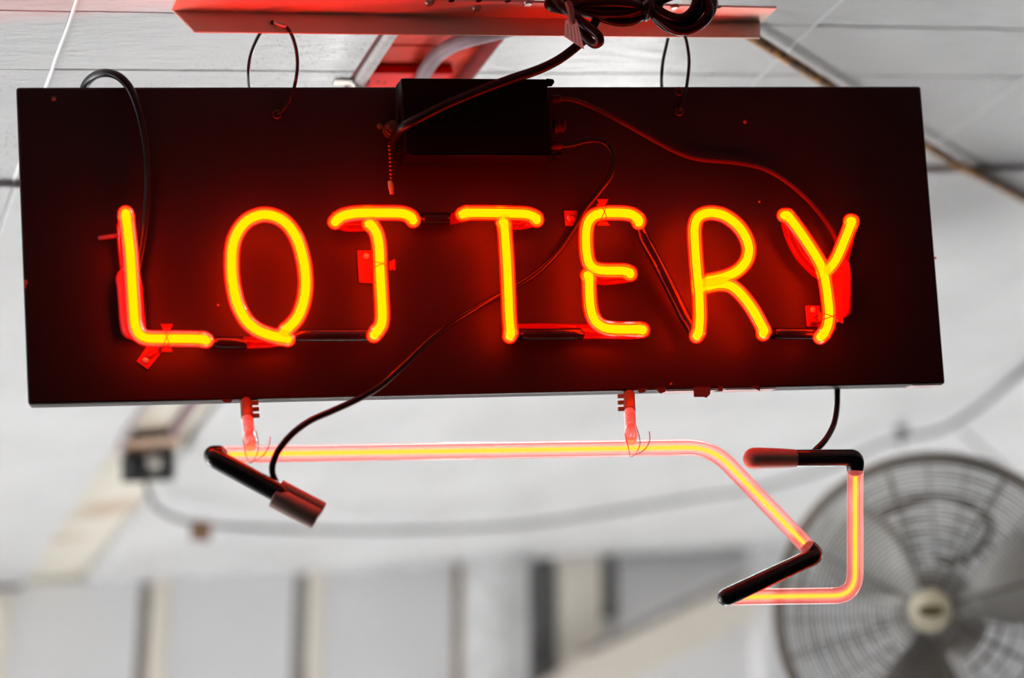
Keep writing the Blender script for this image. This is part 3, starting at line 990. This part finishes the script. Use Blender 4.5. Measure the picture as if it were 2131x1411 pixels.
obj('high_voltage_wire', tube(catmull([S(*q) for q in ((1742, 770, -.030), (1742, 815, -.026), (1741, 850, -.012), (1734, 885, .004), (1718, 915, .016), (1698, 936, .022), (1682, 950, .026))], 6), .0027, 10), M['cord'], sign, label='wire from the board to the arrow end')

# the arrow tube --------------------------------------------------------------
WR = 0.040
R_A = 0.0067
ar = empty('arrow_tube', S(1100, 938, WR))
ar.parent = sign
ar.location = S(1100, 938, WR) - wloc(sign)
ar['label'] = 'clear glass arrow-shaped neon tube with yellow glowing core'
main = fillet([S(452, 946, WR), S(1481, 930.5, WR), S(1692, 1150, WR)], 0.020, 8)
lower = fillet([S(1516, 1243, WR - .002), S(1779.5, 1239, WR), S(1780, 968, WR)], 0.018, 8)
# subdivide long runs a little
for nm, m, r, sg in (('glass', 'outer_arrow', R_A, 16), ('gas_glow', 'mid_arrow', R_A * .42, 12), ('gas_core', 'core_arrow', R_A * .22, 8)):
    obj(nm, join(tube(main, r, sg), tube(lower, r, sg)), M[m], ar)
obj('blackout', tube(fillet([S(1686, 1143, WR), S(1696, 1153, WR + .001), S(1690, 1160, WR + .004), S(1511, 1243, WR + .004)], .004, 5), R_A * 1.06, 16), M['blackout'], ar, label='black painted tube')
obj('blackout', tube(fillet([S(456, 946, WR), S(441, 946, WR + .002), S(447, 954, WR + .005), S(580, 1026, WR + .009)], .004, 5), lambda t: R_A * (1.06 + .1 * t), 16), M['blackout'], ar, label='black painted tube end')
obj('blackout', tube(fillet([S(1780, 974, WR), S(1780, 953, WR), S(1652, 954, WR)], .008, 6), R_A * 1.07, 16), M['blackout'], ar, label='black painted tube end')
# caps
obj('electrode_cap', tube(catmull([S(1652, 954, WR), S(1630, 954, WR), S(1590, 953.5, WR), S(1568, 954, WR)], 4), lambda t: .0074 + .0013 * min(1, t * 1.3), 18), M['cap'], ar, label='brown rubber end cap')
ax = (S(658, 1078, WR + .012) - S(569, 1028, WR + .009))
p0_, p1_ = S(569, 1033, WR + .009), S(660, 1080, WR + .012)
q0_, q1_ = S(581, 1013, WR + .006), S(672, 1062, WR + .009)


def flatcyl(a, b, r, seg=18):
    d = b - a
    L_ = d.length
    return lathe(a, d, [(0, r * .82), (.0006, r), (L_ - .0012, r * 1.03), (L_ - .0002, r * .95), (L_, r * .8)], seg)


obj('electrode_cap', join(flatcyl(p0_, p1_, .0086), flatcyl(q0_, q1_, .0062)), M['cap'], ar, label='double-barrelled brown rubber cap')


# arrow hangers
def hanger(x, ytop, ybot, side, tx):
    top = S(x, ytop, -.004)
    hb = S(x + tx * .3, ytop + 37, .012)
    mid_ = S(x + tx * .75, ytop + 70, .028)
    end = S(x + tx, ybot, WR)
    h = empty('arrow_hanger', top)
    h.parent = sign
    h.location = top - wloc(sign)
    h['label'] = 'copper clip and clear glass post holding the arrow'
    obj('copper_sleeve', lathe(top, hb - top, [(0, .0042), (.001, .0048), ((hb - top).length - .001, .0050), ((hb - top).length, .0042)], 16), M['copper'], h)
    for k in range(3):
        c = top.lerp(hb, .14 + .36 * k) + SU * side * .0066
        obj('prong', bev(obox(c, SU, SV, SN, .0062, .0034, .0030), .0003, 1), M['copper'], h)
    obj('glass_post', tube([hb, mid_], .0042, 14), M['spring'], h)
    for k in range(6):
        c = hb.lerp(mid_, .1 + .15 * k)
        obj('thread', torus(c, mid_ - hb, .0043, .0005, 16, 5), M['spring'], h)
    dd = (end - mid_)
    obj('glass_bulb', lathe(mid_, dd, [(0, .0038), (dd.length * .25, .0050), (dd.length * .6, .0056), (dd.length * .85, .0048), (dd.length, .0044)], 16), M['spring'], h)
    w = [end + SU * .005 + SV * .012, end + SU * .0058 - SV * .002 + SN * R_A, end + SU * .0022 - SV * .0105 + SN * .004, end - SU * .001 - SV * .0122, end - SU * .004 - SV * .006 + SN * R_A, end - SU * .0055 + SV * .006 + SN * .004]
    obj('tie_wire', tube(catmull(w, 5), .00040, 5), M['tie'], h)
    w = [end - SU * .001 - SV * .0122, end + SU * .008 - SV * .0085 + SN * R_A, end + SU * .0135 - SV * .001 + SN * R_A * 1.05, end + SU * .0155 + SV * .007]
    obj('tie_wire', tube(catmull(w, 5), .00045, 5), M['tie'], h)


hanger(512, 834, 930, 1, 9)
hanger(1309, 819, 918, -1, 4)

# ================================================================ HANGING CABLES AND CORD
def loop(front, back, label, crimp):
    pts = catmull(front + back, 5, closed=True)
    l = empty('hanging_cable', front[3], label, 'cable', 'wire loops hanging the sign')
    obj('cable', tube(pts, .0014, 8, closed=True), M['cord'], l)
    obj('crimp_sleeve', tube(crimp, .0021, 10), M['screw'], l)


def dl(px, py, k):                        # depth between the angle and the sign
    zc_ = (CHP(px, 50) - CAM).dot(FW)
    zs_ = (S(px, 235) - CAM).dot(FW)
    t = min(1, max(0, (py - 50) / 185.0))
    return D(px, py, zc_ + (zs_ - zc_) * t + k)


loop([dl(562, 48, .002), dl(575, 46, -.004), dl(592, 52, -.006), dl(607, 73, -.006), dl(616, 102, -.007), dl(619, 135, -.008), (dl(615, 170, -.010)), S(605, 205, .006), S(588, 229, .004), S(577, 238, .000)],
     [S(570, 243, -.026), S(545, 232, -.034), S(527, 205, -.040), S(519, 180, -.040), dl(517, 150, .024), dl(520, 122, .022), dl(529, 94, .018), dl(543, 67, .010)],
     'black wire loop hanging the sign from the steel angle, the left one', [dl(575, 46, -.005), dl(592, 52, -.0065)])
loop([dl(1393, 66, .002), dl(1404, 62, -.004), dl(1418, 66, -.006), dl(1427, 80, -.006), dl(1432, 105, -.007), dl(1434, 130, -.008), (dl(1431, 165, -.010)), S(1426, 195, .006), S(1418, 222, .004), S(1414, 232, .000)],
     [S(1408, 240, -.026), S(1392, 230, -.034), S(1381, 205, -.040), S(1377, 180, -.040), dl(1377, 155, .024), dl(1380, 125, .022), dl(1386, 98, .018), dl(1391, 76, .010)],
     'black wire loop hanging the sign below the coiled cord, the right one', [dl(1405, 62, -.005), dl(1419, 66, -.0065)])

# coiled power cord --------------------------------------------------------
zc = 1.575
cord = empty('coiled_power_cord', D(1310, 30, zc), 'black coiled power cord with paper tag lying along the steel angle', 'power cord')


def coil(pts, r=.0040, closed=True, nm='cord_loop'):
    obj(nm, tube(catmull([D(x, y, zc + dz) for x, y, dz in pts], 6, closed=closed), r, 10, closed=closed), M['cord'], cord)


coil([(1142, 8, 0), (1160, -22, .01), (1230, -30, .012), (1320, -18, .012), (1345, 6, .0), (1330, 26, -.010), (1270, 30, -.012), (1190, 22, -.008), (1152, 16, -.004)])
coil([(1150, 0, .006), (1190, -26, .012), (1280, -22, .014), (1338, 4, .004), (1332, 34, -.008), (1300, 46, -.010), (1262, 40, -.010), (1210, 20, -.006), (1170, 10, 0)])
coil([(1180, 4, .006), (1240, -14, .012), (1310, -10, .014), (1346, 12, .004), (1328, 38, -.004), (1280, 38, -.008), (1225, 26, -.012), (1190, 14, -.006)])
coil([(1168, -6, .002), (1235, -26, .012), (1320, -24, .012), (1354, -4, .0), (1338, 18, -.014), (1290, 20, -.016), (1215, 10, -.012)])
coil([(1200, 12, -.016), (1260, 6, -.020), (1310, 8, -.020), (1330, 16, -.018), (1300, 27, -.018), (1250, 28, -.018), (1215, 22, -.016)])
coil([(1360, 14, 0), (1362, 34, -.004), (1392, 58, -.008), (1428, 62, -.010), (1462, 48, -.010), (1481, 20, -.008), (1478, -14, .0), (1440, -30, .01), (1390, -16, .01)])
coil([(1352, 4, .002), (1364, 26, -.002), (1395, 44, -.006), (1425, 46, -.008), (1450, 30, -.010), (1462, 4, -.008), (1452, -24, .002), (1400, -30, .01), (1362, -14, .008)])
coil([(1356, 0, -.004), (1366, 18, -.008), (1392, 34, -.012), (1420, 38, -.014), (1442, 22, -.014), (1450, -4, -.012), (1436, -26, -.002), (1390, -24, .004)])
coil([(1364, 24, -.006), (1380, 46, -.010), (1412, 64, -.014), (1446, 58, -.014), (1474, 32, -.014), (1470, 4, -.010), (1440, -14, -.004), (1390, -8, 0)])
coil([(1300, 22, -.010), (1340, 14, -.008), (1385, -4, -.006), (1430, -22, -.002), (1480, -40, 0)], closed=False, nm='cord_run')
# band round the bundle
obj('cord_band', tube(catmull([D(x, y, zc + z) for x, y, z in ((1352, -20, .02), (1358, 0, -.02), (1352, 28, -.026), (1344, 40, -.006), (1340, 20, .02))], 5, closed=True), .0020, 8, closed=True), M['cord'], cord)
# the loose front loop
coil([(1152, -6, -.004), (1176, 18, -.020), (1205, 42, -.030), (1232, 62, -.036), (1246, 76, -.038), (1247, 88, -.036), (1236, 92, -.032), (1222, 80, -.026), (1210, 60, -.018), (1196, 30, -.010), (1190, 4, 0)], r=.0038, closed=False, nm='front_loop')
# the lead down to the transformer
lead = [D(1250, 18, zc - .006), D(1240, 44, zc - .010), D(1222, 76, zc - .012), D(1196, 100, zc - .014), D(1160, 126, zc - .020), D(1118, 146, zc - .028), S(1062, 165, .050), S(1000, 188, .048), S(930, 217, .048), S(868, 248, .048), S(838, 266, .040), S(822, 284, .026), S(817, 302, .016)]
obj('lead', tube(catmull(lead, 6), .0039, 10), M['cord'], cord)
# paper tag
tp = [(1176, 42), (1200, 40), (1216, 103), (1174, 76)]
tz = [zc - .034, zc - .036, zc - .040, zc - .036]
fr_ = [D(x, y, z) for (x, y), z in zip(tp, tz)]
pt = obj('paper_tag', prism(fr_, [p + FW * .0004 for p in fr_]), M['paper'], cord, smooth=False, label='small printed paper tag lit red')
for k in range(4):
    x0, y0 = 1181 + k * 6.5, 50 + k * 1.5
    a_, b_ = D(x0, y0, zc - .0385), D(x0 + 1 + k * 1.8, y0 + 26 + k * 5, zc - .0402)
    obj('print_line', obox((a_ + b_) / 2, (b_ - a_).normalized(), FW.cross((b_ - a_).normalized()), FW, (b_ - a_).length, .0004, .0002), M['ink'], pt, smooth=False)
obj('tag_tie', tube([D(1183, 8, zc - .024), D(1188, 22, zc - .034), D(1190, 44, zc - .037)], .0030, 8), M['cap'], cord)

# ================================================================ THE FAN
ZF = 2.42
fc = D(1936, 1272, ZF)
FA = ((CAM - fc).normalized() + RT * -0.10 + UP * 0.05).normalized()      # axis of the fan, out of its front
fx = (RT - FA * RT.dot(FA)).normalized()
fy = FA.cross(fx).normalized()
if fy.dot(UP) < 0:
    fy = -fy
RF = 338.0 / F_PX * ZF
fan = empty('pedestal_fan', Vector((fc.x, fc.y + 0.10, 0)), 'large round grey fan with rusty wire guard, blurred at the right', 'fan')
oc = fc - FA * 0.055


def fpt(r, ang, d):
    return oc + (fx * math.cos(ang) + fy * math.sin(ang)) * r + FA * d


def dome(r):                               # front guard bulges forward
    t = r / RF
    return 0.062 * (1 - t**2.6)


obj('outer_rim', torus(oc, FA, RF, .0055, 64, 10), M['fan_rim'], fan)
obj('rear_rim', torus(oc - FA * .030, FA, RF * .985, .0045, 64, 8), M['fan_rim'], fan)
nr = 29
for k in range(nr):
    r = RF * (0.15 + 0.82 * k / (nr - 1))
    obj('guard_ring', torus(oc + FA * dome(r), FA, r, .0014, 56, 6), M['fan_wire'], fan)
for k in range(8):
    a = 2 * math.pi * (k + .35) / 8
    obj('guard_spoke', tube([fpt(RF * (0.12 + .88 * j / 8), a, dome(RF * (0.12 + .88 * j / 8)) - .002) for j in range(9)], .0018, 6), M['fan_wire'], fan)
for k in range(9):
    r = RF * (0.30 + 0.68 * k / 8)
    obj('rear_guard_ring', torus(oc - FA * (.030 + dome(r) * 0.9), FA, r, .0014, 48, 5), M['fan_wire'], fan)
for k in range(24):
    a = 2 * math.pi * (k + .1) / 24
    obj('rear_guard_spoke', tube([fpt(RF * (0.25 + .75 * j / 6), a, -.030 - dome(RF * (0.25 + .75 * j / 6)) * .9) for j in range(7)], .0014, 5), M['fan_wire'], fan)
obj('hub_badge', lathe(fc + FA * .004, FA, [(-.008, .022), (-.002, .0275), (.003, .0265), (.005, .018)], 28), M['badge'], fan, label='round cream hub badge')
obj('badge_mark', prism([fc + FA * .0095 + fx * x + fy * y for x, y in ((-.012, -.005), (.003, -.009), (.017, -.004), (.016, .005), (-.002, .008), (-.015, .003))],
                        [fc + FA * .006 + fx * x + fy * y for x, y in ((-.012, -.005), (.003, -.009), (.017, -.004), (.016, .005), (-.002, .008), (-.015, .003))]), M['badge_dark'], fan)
obj('motor', lathe(oc - FA * .10, FA, [(-.05, .03), (-.045, .055), (-.01, .062), (.045, .062), (.06, .05), (.065, .02), (.10, .02)], 28), M['motor'], fan)
for k, a0 in enumerate((0.28, 0.28 + 2.094, 0.28 + 4.189)):
    V, Fc = [], []
    nr_, nc_ = 9, 8
    for i in range(nr_):
        t = i / (nr_ - 1)
        r = 0.028 + (RF * .90 - .028) * t
        half = 0.20 + 0.30 * math.sin(math.pi * min(1, t * .75 + .18))
        for j in range(nc_):
            s = j / (nc_ - 1) * 2 - 1
            V.append(fpt(r, a0 + s * half + .10 * t, -.012 - s * .026 * (1 - .3 * t) + .006 * s * s))
    for i in range(nr_ - 1):
        for j in range(nc_ - 1):
            Fc.append((i * nc_ + j, (i + 1) * nc_ + j, (i + 1) * nc_ + j + 1, i * nc_ + j + 1))
    b = obj('blade', (V, Fc), M['blade'], fan)
    so = b.modifiers.new('thickness', 'SOLIDIFY')
    so.thickness = .0012
obj('blade_hub', lathe(oc - FA * .025, FA, [(0, .034), (.025, .034), (.032, .026), (.034, .006)], 24), M['motor'], fan)
zk = ZF + .16
obj('rear_bracket', tube(catmull([D(x, y, zk) for x, y in ((1720, 1150), (1728, 1105), (1760, 1080), (1830, 1068), (1890, 1045), (1950, 1032), (2010, 1045), (2050, 1075), (2062, 1102), (2040, 1140), (2000, 1165), (1960, 1172))], 6), .0048, 8), M['fan_rim'], fan)
obj('pole', tube([Vector((fc.x, fc.y + .10, .04)), Vector((fc.x, fc.y + .10, fc.z - .03))], .018, 14), M['motor'], fan)
obj('base', lathe(Vector((fc.x, fc.y + .10, 0.0)), Vector((0, 0, 1)), [(0, .26), (.02, .26), (.04, .08), (.06, .03)], 28), M['motor'], fan)
